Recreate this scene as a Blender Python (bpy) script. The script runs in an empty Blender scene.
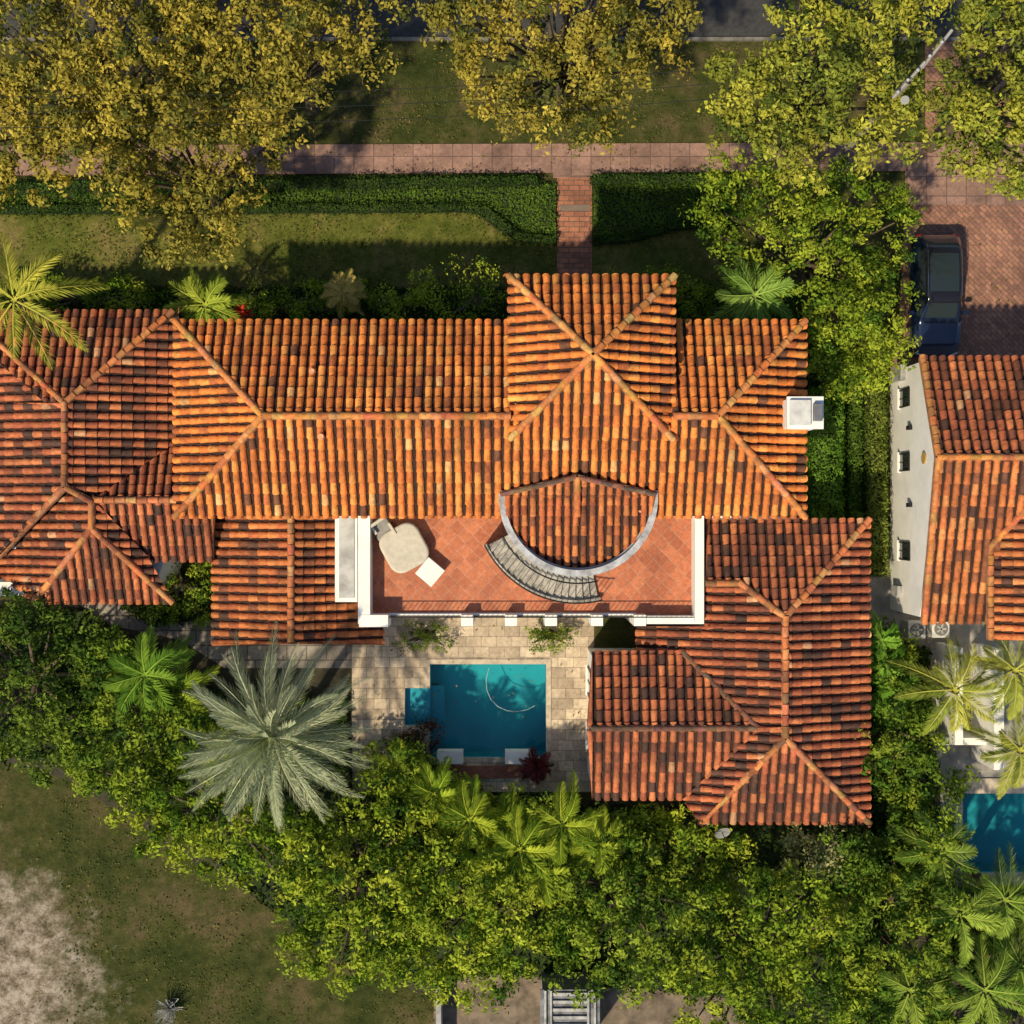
import bpy, math, numpy as np
from mathutils import Vector, noise as mnoise
R = np.random.default_rng(7)
H = 50.0; S = 41.5/1024
def P(px,py,z=0.0):
    k=S*(H-z)/H
    return ((px-512)*k,(512-py)*k,z)
scene=bpy.context.scene
# ------------------------------------------------------------ materials
def newmat(name):
    m=bpy.data.materials.new(name); m.use_nodes=True
    nt=m.node_tree; b=nt.nodes['Principled BSDF']; return m,nt,b
def N(nt,t,**kw):
    n=nt.nodes.new(t)
    for k,v in kw.items(): setattr(n,k,v)
    return n
def ramp(nt,fac,stops):
    r=N(nt,'ShaderNodeValToRGB'); e=r.color_ramp.elements
    while len(e)<len(stops): e.new(0.5)
    for i,(p,c) in enumerate(stops): e[i].position=p; e[i].color=(*c,1)
    nt.links.new(fac,r.inputs[0]); return r.outputs[0]
def noisen(nt,scale,detail=4,rough=.6,vec=None):
    n=N(nt,'ShaderNodeTexNoise'); n.inputs['Scale'].default_value=scale; n.inputs['Detail'].default_value=min(detail,5)
    n.inputs['Roughness'].default_value=rough
    if vec is None:
        tc=N(nt,'ShaderNodeTexCoord'); vec=tc.outputs['Object']
    nt.links.new(vec,n.inputs['Vector']); return n.outputs['Fac']
def mixc(nt,fac,a,b,mode='MIX'):
    m=N(nt,'ShaderNodeMix',data_type='RGBA',blend_type=mode)
    for i,v in ((0,fac),(6,a),(7,b)):
        if hasattr(v,'is_linked'): nt.links.new(v,m.inputs[i])
        else: m.inputs[i].default_value = v if i==0 else (*v,1)
    return m.outputs[2]
def bump(nt,b,h,strength=.4,dist=.03):
    n=N(nt,'ShaderNodeBump'); n.inputs['Strength'].default_value=strength; n.inputs['Distance'].default_value=dist
    nt.links.new(h,n.inputs['Height']); nt.links.new(n.outputs[0],b.inputs['Normal'])
def plain(name,c,rough=.7,metal=0,var=.15,scale=3):
    m,nt,b=newmat(name); b.inputs['Roughness'].default_value=rough; b.inputs['Metallic'].default_value=metal
    f=noisen(nt,scale); lo=tuple(x*(1-var*2) for x in c)
    col=ramp(nt,f,[(.3,lo),(.62,c)]); nt.links.new(col,b.inputs['Base Color']); return m
def brickmat(name,c1,c2,mort,bw,bh,ms,rot=0,offset=.5,stain=.35,rough=.8,sscale=.6):
    m,nt,b=newmat(name); b.inputs['Roughness'].default_value=rough
    tc=N(nt,'ShaderNodeTexCoord'); mp=N(nt,'ShaderNodeMapping'); mp.inputs['Rotation'].default_value=(0,0,rot)
    nt.links.new(tc.outputs['Object'],mp.inputs['Vector'])
    br=N(nt,'ShaderNodeTexBrick'); br.offset=offset
    nt.links.new(mp.outputs[0],br.inputs['Vector'])
    br.inputs['Color1'].default_value=(*c1,1); br.inputs['Color2'].default_value=(*c2,1); br.inputs['Mortar'].default_value=(*mort,1)
    br.inputs['Scale'].default_value=1; br.inputs['Mortar Size'].default_value=ms; br.inputs['Brick Width'].default_value=bw; br.inputs['Row Height'].default_value=bh
    br.inputs['Mortar Smooth'].default_value=.3
    f=noisen(nt,sscale,5,.7); st=ramp(nt,f,[(.3,(1-stain,)*3),(.65,(1.1,1.1,1.1))])
    c=mixc(nt,1.0,br.outputs['Color'],st,'MULTIPLY')
    f2=noisen(nt,7,4,.8); st2=ramp(nt,f2,[(.3,(.68,)*3),(.7,(1.18,)*3)])
    c=mixc(nt,1.0,c,st2,'MULTIPLY')
    nt.links.new(c,b.inputs['Base Color']); 
    inv=N(nt,'ShaderNodeMath',operation='SUBTRACT'); inv.inputs[0].default_value=1; nt.links.new(br.outputs['Fac'],inv.inputs[1])
    bump(nt,b,inv.outputs[0],.5,.02); return m
def attrmat(name,rough=.7,transl=0,stain=None):
    m,nt,b=newmat(name); b.inputs['Roughness'].default_value=rough
    a=N(nt,'ShaderNodeAttribute',attribute_name='Col'); c=a.outputs['Color']
    if stain:
        for sc,lo,hi in stain:
            f=noisen(nt,sc,5,.75); st=ramp(nt,f,[(.34,(lo,)*3),(.58,(hi,)*3)]); c=mixc(nt,1.0,c,st,'MULTIPLY')
    nt.links.new(c,b.inputs['Base Color'])
    if transl:
        d=N(nt,'ShaderNodeBsdfDiffuse'); nt.links.new(c,d.inputs['Color']); nt.nodes.remove(b)
        t=N(nt,'ShaderNodeBsdfTranslucent'); tc=mixc(nt,1.0,c,(1.2,1.25,.5),'MULTIPLY'); nt.links.new(tc,t.inputs['Color'])
        mx=N(nt,'ShaderNodeMixShader'); mx.inputs[0].default_value=transl
        out=nt.nodes['Material Output']; nt.links.new(d.outputs[0],mx.inputs[1]); nt.links.new(t.outputs[0],mx.inputs[2]); nt.links.new(mx.outputs[0],out.inputs[0])
    return m
M_tile=attrmat('clay_tile',.85,0,[(.9,.62,1.12),(5,.64,1.15)])
M_leaf=attrmat('foliage',.5,.25)
M_wood=plain('bark',(.12,.09,.06),.9)
M_under=plain('roof_pan',(.04,.017,.011),.9,var=.3,scale=4)  # near-black pan colour paints in the shade between tile columns
M_stucco=plain('white_stucco',(.84,.83,.8),.8,var=.07,scale=1.2)
M_stucco2=plain('weathered_stucco',(.42,.42,.41),.85,var=.25,scale=2)
M_dark=plain('dark_metal',(.03,.03,.03),.4,.6)
M_glass,nt,b=newmat('window_glass'); b.inputs['Base Color'].default_value=(.02,.03,.035,1); b.inputs['Roughness'].default_value=.06
M_brickdrive=brickmat('brick_paving',(.42,.2,.13),(.25,.115,.085),(.13,.1,.075),.32,.16,.014,math.pi/4,.5,.4)
M_brickpath=brickmat('brick_path',(.5,.2,.115),(.31,.12,.075),(.15,.1,.075),.42,.21,.018,0,.5,.4)
M_side=brickmat('sidewalk_pavers',(.38,.225,.18),(.29,.17,.135),(.17,.1,.085),.8,.8,.02,0,0,.55)
M_terr=brickmat('terrace_tiles',(.58,.19,.085),(.42,.12,.052),(.48,.25,.16),.42,.42,.012,math.pi/4,0,.25,.6,.8)
M_trav=brickmat('travertine',(.70,.57,.42),(.42,.33,.24),(.26,.2,.145),.62,.42,.012,0,.5,.4,.7,1.0)
M_stone=brickmat('stone_path',(.34,.3,.26),(.24,.21,.185),(.12,.1,.085),.8,.6,.03,0,.4,.5)
M_asph=plain('asphalt',(.05,.05,.053),.9,var=.2,scale=5)
M_conc=plain('concrete',(.34,.32,.29),.85,var=.25,scale=2)
M_basin=plain('pool_plaster',(.035,.36,.43),.7,var=.08,scale=.8)
M_shelf=plain('pool_shelf_plaster',(.07,.40,.50),.7,var=.08,scale=1)
M_white=plain('white_paint',(.78,.78,.76),.5,var=.04)
M_coping=plain('coping_stone',(.56,.47,.36),.7,var=.2,scale=4)
def grassmat(name,c1,c2,c3,dirt=None):
    m,nt,b=newmat(name); b.inputs['Roughness'].default_value=.95; b.inputs['Specular IOR Level'].default_value=.1
    f=noisen(nt,.4,5,.75); c=ramp(nt,f,[(.37,c1),(.5,c2),(.62,c3)])
    f2=noisen(nt,14,5,.8); st=ramp(nt,f2,[(.25,(.45,)*3),(.7,(1.3,)*3)])
    c=mixc(nt,1.0,c,st,'MULTIPLY')
    f5=noisen(nt,2.2,5,.75); st5=ramp(nt,f5,[(.34,(.62,.66,.6)),(.6,(1.12,1.1,1.1))])
    c=mixc(nt,1.0,c,st5,'MULTIPLY')
    if dirt:
        tc=N(nt,'ShaderNodeTexCoord'); d=N(nt,'ShaderNodeVectorMath',operation='DISTANCE')
        nt.links.new(tc.outputs['Object'],d.inputs[0]); d.inputs[1].default_value=dirt
        f3=noisen(nt,.6,5,.8); ad=N(nt,'ShaderNodeMath',operation='MULTIPLY_ADD'); nt.links.new(f3,ad.inputs[0]); ad.inputs[1].default_value=10.0
        nt.links.new(d.outputs['Value'],ad.inputs[2])
        mr=N(nt,'ShaderNodeMapRange'); mr.inputs[1].default_value=7.8; mr.inputs[2].default_value=10.6; mr.inputs[3].default_value=1; mr.inputs[4].default_value=0
        nt.links.new(ad.outputs[0],mr.inputs[0])
        f4=noisen(nt,1.1,5,.85); dc=ramp(nt,f4,[(.38,(.085,.07,.045)),(.48,(.22,.18,.135)),(.6,(.40,.345,.29))])
        c=mixc(nt,mr.outputs[0],c,dc)
    nt.links.new(c,b.inputs['Base Color']); bump(nt,b,f2,.7,.05); return m
M_ground=grassmat('grass_ground',(.035,.048,.012),(.062,.07,.02),(.11,.09,.042),P(-22,985,0))
M_lawn=grassmat('lawn_grass',(.085,.11,.018),(.13,.14,.03),(.20,.165,.06))
M_soil=plain('soil',(.05,.045,.025),.95,var=.3,scale=3)
M_water,nt,b=newmat('pool_water')
tr=N(nt,'ShaderNodeBsdfTransparent'); tr.inputs[0].default_value=(.6,.93,.95,1)
gl=N(nt,'ShaderNodeBsdfGlossy'); gl.inputs['Roughness'].default_value=.03
fr=N(nt,'ShaderNodeFresnel'); fr.inputs[0].default_value=1.33
nf=noisen(nt,2.5,3,.5); bn=N(nt,'ShaderNodeBump'); bn.inputs['Strength'].default_value=.25; bn.inputs['Distance'].default_value=.05
nt.links.new(nf,bn.inputs['Height']); nt.links.new(bn.outputs[0],gl.inputs['Normal']); nt.links.new(bn.outputs[0],fr.inputs['Normal'])
mx=N(nt,'ShaderNodeMixShader'); nt.links.new(fr.outputs[0],mx.inputs[0]); nt.links.new(tr.outputs[0],mx.inputs[1]); nt.links.new(gl.outputs[0],mx.inputs[2])
nt.links.new(mx.outputs[0],nt.nodes['Material Output'].inputs[0])
# ------------------------------------------------------------ mesh helpers
def link(o,parent=None):
    scene.collection.objects.link(o)
    if parent: o.parent=parent
    return o
def empty(name):
    o=bpy.data.objects.new(name,None); o.empty_display_size=.5; return link(o)
def mesh(name,verts,faces,mats,parent=None,mi=None,smooth=False,cols=None):
    me=bpy.data.meshes.new(name); me.from_pydata([tuple(map(float,v)) for v in verts],[],faces)
    for m in (mats if isinstance(mats,(list,tuple)) else [mats]): me.materials.append(m)
    if mi is not None: me.polygons.foreach_set('material_index',mi)
    if smooth: me.polygons.foreach_set('use_smooth',[True]*len(me.polygons))
    if cols is not None:
        a=me.color_attributes.new('Col','FLOAT_COLOR','POINT'); c=np.ones((len(verts),4),np.float32); c[:,:3]=cols; a.data.foreach_set('color',c.ravel())
    me.update(); return link(bpy.data.objects.new(name,me),parent)
def quadmesh(name,V,C,extra=None,parent=None,mats=None):
    nq=len(V)//4; F=np.arange(nq*4,dtype=np.int32)
    ev=np.zeros((0,3)); ef=[]
    if extra is not None: ev,ef=extra
    allv=np.vstack([V,ev]) if len(ev) else V
    me=bpy.data.meshes.new(name); me.vertices.add(len(allv)); me.vertices.foreach_set('co',allv.astype(np.float32).ravel())
    loops=F
    if len(ef): loops=np.concatenate([F,(np.array(ef,dtype=np.int32)+nq*4).ravel()])
    npoly=nq+len(ef)
    me.loops.add(len(loops)); me.loops.foreach_set('vertex_index',loops.astype(np.int32))
    me.polygons.add(npoly); me.polygons.foreach_set('loop_start',np.arange(npoly,dtype=np.int32)*4)
    try: me.polygons.foreach_set('loop_total',np.full(npoly,4,dtype=np.int32))
    except Exception: pass
    for m in (mats or [M_leaf,M_wood]): me.materials.append(m)
    mi=np.zeros(npoly,dtype=np.int32); mi[nq:]=1; me.polygons.foreach_set('material_index',mi)
    a=me.color_attributes.new('Col','FLOAT_COLOR','POINT'); c=np.ones((len(allv),4),np.float32); c[:nq*4,:3]=C; a.data.foreach_set('color',c.ravel())
    me.update(calc_edges=True); me.validate(); return link(bpy.data.objects.new(name,me),parent)
def box(name,x0,x1,y0,y1,z0,z1,mat,parent=None,bev=0,rot=0):
    cx,cy=(x0+x1)/2,(y0+y1)/2; hx,hy=abs(x1-x0)/2,abs(y1-y0)/2
    ca,sa=math.cos(rot),math.sin(rot)
    pts=[(cx+ca*a*hx-sa*b_*hy,cy+sa*a*hx+ca*b_*hy) for a,b_ in((-1,-1),(1,-1),(1,1),(-1,1))]
    o=prism(name,pts,z0,z1,mat,parent)
    if bev:
        m=o.modifiers.new('b','BEVEL'); m.width=bev; m.segments=3
    return o
def prism(name,pts,z0,z1,mat,parent=None):
    a=sum(pts[i][0]*pts[(i+1)%len(pts)][1]-pts[(i+1)%len(pts)][0]*pts[i][1] for i in range(len(pts)))
    if a<0: pts=pts[::-1]
    n=len(pts); v=[(p[0],p[1],z0) for p in pts]+[(p[0],p[1],z1) for p in pts]
    f=[tuple(range(n))[::-1],tuple(range(n,2*n))]+[(i,(i+1)%n,n+(i+1)%n,n+i) for i in range(n)]
    return mesh(name,v,f,mat,parent)
def pbox(name,px0,px1,py0,py1,z0,z1,mat,parent=None,bev=0):
    a=P(px0,py0,z1); b_=P(px1,py1,z1); return box(name,a[0],b_[0],b_[1],a[1],z0,z1,mat,parent,bev)
def ppoly(pts,z=0): return [P(a,b_,z)[:2] for a,b_ in pts]
def holes_sheet(name,x0,x1,y0,y1,holes,z,mat):
    xs=sorted({x0,x1}|{h for a in holes for h in a[:2] if x0<h<x1}); ys=sorted({y0,y1}|{h for a in holes for h in a[2:] if y0<h<y1})
    v=[(x,y,z) for y in ys for x in xs]; nx=len(xs); f=[]
    for j in range(len(ys)-1):
        for i in range(nx-1):
            cx,cy=(xs[i]+xs[i+1])/2,(ys[j]+ys[j+1])/2
            if any(h[0]<cx<h[1] and h[2]<cy<h[3] for h in holes): continue
            f.append((j*nx+i,j*nx+i+1,(j+1)*nx+i+1,(j+1)*nx+i))
    return mesh(name,v,f,mat)
def prect(a,b_,c,d):
    p=P(a,c); q=P(b_,d); return (p[0],q[0],q[1],p[1])
# ------------------------------------------------------------ ground
poolA=prect(430,546,664,757); poolB=prect(405,430,688,725); poolC=prect(962,1075,793,872)
holes_sheet('ground',-300,300,-300,300,[poolA,poolB,poolC],0,M_ground)
dk=prect(352,594,560,792); holes_sheet('pool_deck',*dk,[poolA,poolB],.03,M_trav)
dk2=prect(940,1100,745,886); holes_sheet('pool_deck',*dk2,[poolC],.03,M_conc)
def basin(name,rects,depths,wl=-.1):
    e=empty(name)
    for (x0,x1,y0,y1),d,m in zip(rects,depths,(M_basin,M_shelf)):
        v=[(x0,y0,.03),(x1,y0,.03),(x1,y1,.03),(x0,y1,.03),(x0,y0,-d),(x1,y0,-d),(x1,y1,-d),(x0,y1,-d)]
        f=[(4,5,6,7),(0,4,5,1),(2,6,7,3)]
        if rects.index((x0,x1,y0,y1))==0 and len(rects)>1:
            f.append((1,5,6,2))
            B=rects[1]
            for ya,yb in((y0,B[2]),(B[3],y1)):
                i=len(v); v+= [(x0,ya,.03),(x0,yb,.03),(x0,yb,-d),(x0,ya,-d)]; f.append((i,i+1,i+2,i+3))
            i=len(v); v+=[(x0,B[2],-depths[1]),(x0,B[3],-depths[1]),(x0,B[3],-d),(x0,B[2],-d)]; f.append((i,i+1,i+2,i+3))
        elif len(rects)>1: f.append((0,4,7,3))
        else: f+= [(0,4,7,3),(1,5,6,2)]
        mesh('basin',v,f,m,e)
        mesh('water',[(x0,y0,wl),(x1,y0,wl),(x1,y1,wl),(x0,y1,wl)],[(0,1,2,3)],M_water,e)
    return e
pe=basin('swimming_pool',[poolA,poolB],[1.3,.35])
x0,x1,y0,y1=poolA
for i in range(2): box('step_%d'%i,x0+.002,x0+.28*(2-i),poolB[2],poolB[3],-1.29,-.6-.3*i,M_basin,pe)
cw=.2
for nm,r in {'c1':(x0-cw,x1+cw,y1,y1+cw),'c2':(x0-cw,x1+cw,y0-cw,y0),'c3':(x1,x1+cw,y0,y1),'c4':(x0-cw,x0,poolB[3]+.0,y1),'c5':(x0-cw,x0,y0,poolB[2])}.items():
    box('coping_'+nm,*r,.03,.07,M_coping,pe)
def tube(pts,radii,n=6):
    pts=[Vector(p) for p in pts]; vs=[];fs=[]
    for i,p in enumerate(pts):
        t=(pts[min(i+1,len(pts)-1)]-pts[max(i-1,0)]).normalized()
        ref=Vector((0,0,1)) if abs(t.z)<.9 else Vector((1,0,0))
        a=t.cross(ref).normalized(); b_=t.cross(a)
        r=radii[i] if hasattr(radii,'__len__') else radii
        for k in range(n):
            an=2*math.pi*k/n; q=p+a*math.cos(an)*r+b_*math.sin(an)*r; vs.append(tuple(q))
        if i:
            for k in range(n): fs.append(((i-1)*n+k,(i-1)*n+(k+1)%n,i*n+(k+1)%n,i*n+k))
    return vs,fs
hp=[P(489,668),P(486,680),P(487,691),P(491,700),P(498,707),P(507,711),P(517,712),P(527,710),P(535,706)]
v,f=tube([(a,b_,-.09) for a,b_,c in hp],.014); mesh('pool_hose',v,f,plain('hose',(.35,.5,.52),.6),pe,smooth=True)
basin('swimming_pool',[poolC],[1.3])
pe2=empty('pool_coping'); pw=prect(950,1075,778,793)
box('edge',pw[0],pw[1],pw[2],pw[3],.03,.1,M_coping,pe2); pw=prect(953,962,793,882); box('edge_side',*pw,.03,.1,M_coping,pe2); pw=prect(962,1075,872,884); box('edge_low',*pw,.03,.1,M_coping,pe2)
def slab(name,pts,z,mat,z0=0): return prism(name,ppoly(pts),z0-.05,z,mat)
slab('street',[(-400,-200),(1400,-200),(1400,38),(-400,38)],.006,M_asph)
ke=P(0,38)[1]; box('kerb',-40,40,ke-.14,ke,-.05,.12,plain('kerb_concrete',(.2,.19,.17),.9,var=.3))
ln=P(0,-70)[1]; box('street_marking',-40,40,ln-.06,ln+.06,.006,.011,M_white)
slab('sidewalk',[(-60,146),(1100,142),(1100,170),(-60,176)],.05,M_side)
slab('driveway',[(906,205),(1100,205),(1100,372),(890,372),(898,330)],.045,M_brickdrive)
slab('driveway_apron',[(925,42),(1010,42),(1010,142),(925,142)],.045,M_brickdrive)
slab('driveway_apron',[(905,170),(1060,170),(1060,205),(905,205)],.04,M_side)
slab('garden_path',[(557,170),(592,170),(592,300),(557,300)],.055,M_brickpath)
slab('garden_path_threshold',[(553,170),(601,170),(601,178),(553,178)],.07,M_side)
slab('garden_path_threshold',[(560,205),(590,205),(590,211),(560,211)],.07,plain('threshold_stone',(.2,.15,.12),.9))
slab('front_lawn',[(-60,205),(560,205),(557,300),(-60,300)],.01,M_lawn)
slab('front_lawn',[(592,205),(735,205),(735,300),(592,300)],.01,M_lawn)
slab('stone_path',[(70,598),(215,600),(380,640),(380,668),(225,668),(180,640),(110,625)],.02,M_stone)
slab('planting_bed',[(-60,600),(80,600),(225,660),(350,660),(352,800),(900,800),(935,890),(1100,890),(1100,1040),(770,1040),(700,975),(500,985),(420,995),(310,930),(190,860),(70,780),(-60,745)],.012,M_soil)
slab('planting_bed',[(868,640),(940,640),(940,890),(868,890)],.014,M_soil)
slab('service_yard',[(868,560),(930,560),(1000,620),(1100,620),(1100,765),(940,765),(900,640),(868,640)],.022,M_conc)
slab('dirt_yard',[(436,960),(760,965),(760,1100),(430,1100)],.02,plain('dirt',(.22,.17,.125),.95,var=.38,scale=1.5))
# ------------------------------------------------------------ roof
class Roof:
    def __init__(s,parent,pal,w=.34,L=.42,var=.14):
        s.v=[];s.f=[];s.c=[];s.bv=[];s.bf=[];s.parent=parent;s.pal=pal;s.w=w;s.L=L;s.cv=[];s.cf=[];s.cc=[];s.var=var
    def proj(s,pl,pts):
        a,b_,c=[Vector(P(*p)) for p in pl]; n=(b_-a).cross(c-a).normalized()
        if n.z<0:n=-n
        out=[]
        for p in pts:
            ax,ay=(p[0]-512)*S/H,(512-p[1])*S/H
            A=Vector((ax*H,ay*H,0));B=Vector((-ax,-ay,1)); z=n.dot(a-A)/n.dot(B); out.append(A+B*z)
        return n,out
    def tilecol(s,p,pal):
        r=R.random(); t=sum(x[0] for x in pal); acc=0
        for wt,c in pal:
            acc+=wt/t
            if r<=acc: break
        lf=mnoise.noise(p*.45)*.6+mnoise.noise(p*1.3)*.5
        k=(.95+.45*lf)*R.uniform(1-s.var,1+s.var)
        return [max(.01,x*k) for x in c]
    def face(s,poly,pl=None,pal=None):
        pal=pal or s.pal
        pl=pl or poly[:3]; n,pts=s.proj(pl,poly)
        d=Vector((0,0,-1)); d=(d-n*d.dot(n)).normalized(); vv=-d; u=vv.cross(n).normalized()
        i0=len(s.bv); s.bv+= [p for p in pts]+[p-Vector((0,0,.14)) for p in pts]; k=len(pts)
        s.bf.append(tuple(range(i0,i0+k))); s.bf.append(tuple(range(i0+2*k-1,i0+k-1,-1)))
        for i in range(k): s.bf.append((i0+i,i0+(i+1)%k,i0+k+(i+1)%k,i0+k+i))
        q=[(p.dot(u),p.dot(vv)) for p in pts]; nd=pts[0].dot(n)
        def iv(uu):
            ys=[]
            for i in range(k):
                (a,b_),(c,e)=q[i],q[(i+1)%k]
                if (a<=uu<c) or (c<=uu<a): ys.append(b_+(e-b_)*(uu-a)/(c-a))
            return (min(ys),max(ys)) if len(ys)>1 else None
        w,L=s.w,s.L; umin=min(a for a,b_ in q); umax=max(a for a,b_ in q); K=6
        def g(uu):
            uu=min(max(uu,umin+1e-4),umax-1e-4); return iv(uu)
        for ci in range(int(math.floor(umin/w)),int(math.ceil(umax/w))+1):
            uc=(ci+.5)*w
            I3=[x for x in (g(uc-w*.45),g(uc),g(uc+w*.45)) if x]
            if not I3: continue
            lo=min(x[0] for x in I3); hi=max(x[1] for x in I3)
            if hi-lo<.05: continue
            colw=R.uniform(-.012,.012)
            for r in range(int(math.floor(lo/L)),int(math.ceil(hi/L))+1):
                jj=R.uniform(-.02,.02); va=r*L-.05+jj; vb=(r+1)*L
                if vb<lo+.02 or va>hi: continue
                wob=colw+R.uniform(-.012,.012); lift=R.uniform(.015,.04)
                rows=[]
                for (vx,rad,off) in ((va,w*.385,lift),(vb,w*.30,0)):
                    row=[]
                    for j in range(K+1):
                        an=math.pi*j/K; uu=uc+wob-math.cos(an)*rad; uq=min(max(uu,umin+1e-4),umax-1e-4)
                        I=g(uq)
                        if I is None: row.append(None);continue
                        vq=min(max(vx,I[0]-.04),I[1]); hh=math.sin(an)*rad*1.0+off
                        row.append(u*uu+vv*vq+n*(nd+hh))
                    rows.append(row)
                if any(x is None for x in rows[0]+rows[1]): continue
                i1=len(s.v); s.v+=rows[0]+rows[1]; col=s.tilecol(rows[0][0],pal)
                s.c+=[col]*(2*K+2)
                for j in range(K): s.f.append((i1+j,i1+j+1,i1+K+2+j,i1+K+1+j))
                s.f.append(tuple(i1+j for j in range(K,-1,-1)))
    def cap(s,a,b_,rad=.125,col=((.62,.25,.065),(.56,.20,.052),(.48,.165,.048),(.62,.29,.1))):
        a=Vector(P(*a));b_=Vector(P(*b_)); 
        if a.z>b_.z: a,b_=b_,a
        t=b_-a; Ln=t.length; t.normalize(); sd=t.cross(Vector((0,0,1))).normalized(); up=sd.cross(t)
        n=max(1,int(Ln/.38)); st=Ln/n;K=7
        for i in range(n):
            c=col[R.integers(len(col))]; c=[x*R.uniform(.75,1.12) for x in c]
            i1=len(s.cv); wo=R.uniform(-.012,.012)
            for (tt,r,o) in ((i*st-.04,rad,.12),((i+1)*st,rad*.82,.09)):
                for j in range(K+1):
                    an=math.pi*j/K; s.cv.append(a+t*tt+sd*(math.cos(an)*r+wo)+up*(math.sin(an)*r*.9+o-.02)); s.cc.append(c)
            for j in range(K): s.cf.append((i1+j,i1+K+1+j,i1+K+2+j,i1+j+1))
            s.cf.append(tuple(i1+j for j in range(K+1)))
        i1=len(s.cv); mr=rad*1.1
        for pnt in (a,b_):
            for w_,o in ((-mr,-.03),(-mr*.85,.10),(mr*.85,.10),(mr,-.03)): s.cv.append(pnt+sd*w_+up*o); s.cc.append((.3,.15,.08))
        for j in range(3): s.cf.append((i1+j,i1+4+j,i1+5+j,i1+j+1))
    def done(s):
        mesh('roof_deck',s.bv,s.bf,M_under,s.parent)
        mesh('roof_tiles',s.v,s.f,M_tile,s.parent,cols=np.array(s.c),smooth=False)
        if s.cv: mesh('ridge_tiles',s.cv,s.cf,M_tile,s.parent,cols=np.array(s.cc))
BR=[(6,(.70,.22,.04)),(5,(.61,.175,.034)),(2.5,(.72,.28,.058)),(1.3,(.44,.125,.034)),(.45,(.17,.065,.03)),(.25,(.72,.37,.13))]
DK=[(3,(.43,.125,.046)),(3,(.33,.088,.037)),(1.6,(.18,.057,.03)),(.8,(.08,.036,.024)),(1.5,(.51,.165,.06)),(.2,(.54,.28,.14))]
MD=[(3,(.52,.16,.046)),(3,(.42,.115,.037)),(1.2,(.22,.072,.032)),(.45,(.1,.042,.025)),(1.5,(.58,.2,.058))]
def window(parent,c,w,h,axis,arch=False):
    x,y,z=c; t=.06
    def bx(n,a0,a1,z0,z1,d0,d1,m):
        if axis in 'WE':
            sg=-1 if axis=='W' else 1; xs=sorted((x+sg*d0,x+sg*d1)); box(n,xs[0],xs[1],y+a0,y+a1,z0,z1,m,parent)
        else:
            sg=-1 if axis=='S' else 1; ys=sorted((y+sg*d0,y+sg*d1)); box(n,x+a0,x+a1,ys[0],ys[1],z0,z1,m,parent)
    bx('window_glass',-w/2,w/2,z-h/2,z+h/2,-.02,.02,M_glass)
    bx('window_frame_a',-w/2-t,-w/2,z-h/2,z+h/2,-.02,.06,M_dark); bx('window_frame_b',w/2,w/2+t,z-h/2,z+h/2,-.02,.06,M_dark)
    bx('window_frame_c',-w/2-t,w/2+t,z+h/2,z+h/2+t,-.02,.06,M_dark); bx('window_sill',-w/2-.1,w/2+.1,z-h/2-.09,z-h/2,-.02,.12,M_stucco)
    bx('window_mullion',-.02,.02,z-h/2,z+h/2,.02,.045,M_dark)
villa=empty('villa')
r=Roof(villa,BR); ze,zr=6.0,7.6
TL,TR_,BR_,BL=(176,322,ze),(804,322,ze),(804,516,ze),(176,516,ze); RL,RR=(263,416,zr),(718,416,zr)
r.face([TL,TR_,RR,RL]); r.face([BL,BR_,RR,RL]); r.face([TL,BL,RL]); r.face([TR_,BR_,RR])
for a,b_ in ((TL,RL),(BL,RL),(TR_,RR),(BR_,RR),(RL,(511,416,zr)),((674,416,zr),RR)): r.cap(a,b_)
zt,za=7.44,8.9; a,b_,c,d=(510,277,zt),(673,277,zt),(672,438,zt),(511,438,zt); ap=(593,354,za)
for f in ((a,b_,ap),(b_,c,ap),(c,d,ap),(d,a,ap)): r.face(list(f))
for q in (a,b_,c,d): r.cap(q,ap)
r.done()
M0=P(192,338,ze);M1=P(790,500,ze); box('main_walls',M0[0],M1[0],M1[1],M0[1],-.05,5.98,M_stucco,villa)
T0=P(524,292,zt);T1=P(660,425,zt); box('tower_walls',T0[0],T1[0],T1[1],T0[1],-.05,7.35,M_stucco,villa)
for px in (230,300,370,440,720): 
    for zz in (1.6,4.4): window(villa,(P(px,0,ze)[0],M0[1],zz),1.0,1.4,'N')
for px in (240,300,740): window(villa,(P(px,0,ze)[0],M1[1],4.6),1.0,1.6,'S')
for px in (400,460,660): window(villa,(P(px,0,ze)[0],M1[1],4.55),1.1,2.1,'S')
for py in (380,450): window(villa,(M0[0],P(0,py,ze)[1],4.5),.9,1.3,'W'); window(villa,(M1[0],P(0,py,ze)[1],4.5),.9,1.3,'E')
dx=(T0[0]+T1[0])/2; window(villa,(dx,T0[1],5.3),1.2,1.6,'N'); box('front_door',dx-.6,dx+.6,T0[1],T0[1]+.06,.0,2.4,M_wood,villa)
for px,py,z in ((313,372,6.85),(322,437,7.25),(640,510,6.1)):
    p=P(px,py,z); v,f=tube([(p[0],p[1],z-.2),(p[0],p[1],z+.3)],[.12,.10],10); mesh('roof_vent',v,f+[tuple(range(10,20))],M_tile,villa,cols=np.full((len(v),3),.65)*np.array([1,.5,.25]))
pc=P(806,413,7.4); box('chimney_stack',pc[0]-.6,pc[0]+.5,pc[1]-.5,pc[1]+.5,4.6,7.4,M_stucco,villa)
box('chimney_crown',pc[0]-.68,pc[0]+.58,pc[1]-.56,pc[1]+.56,7.4,7.52,M_white,villa)
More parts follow.
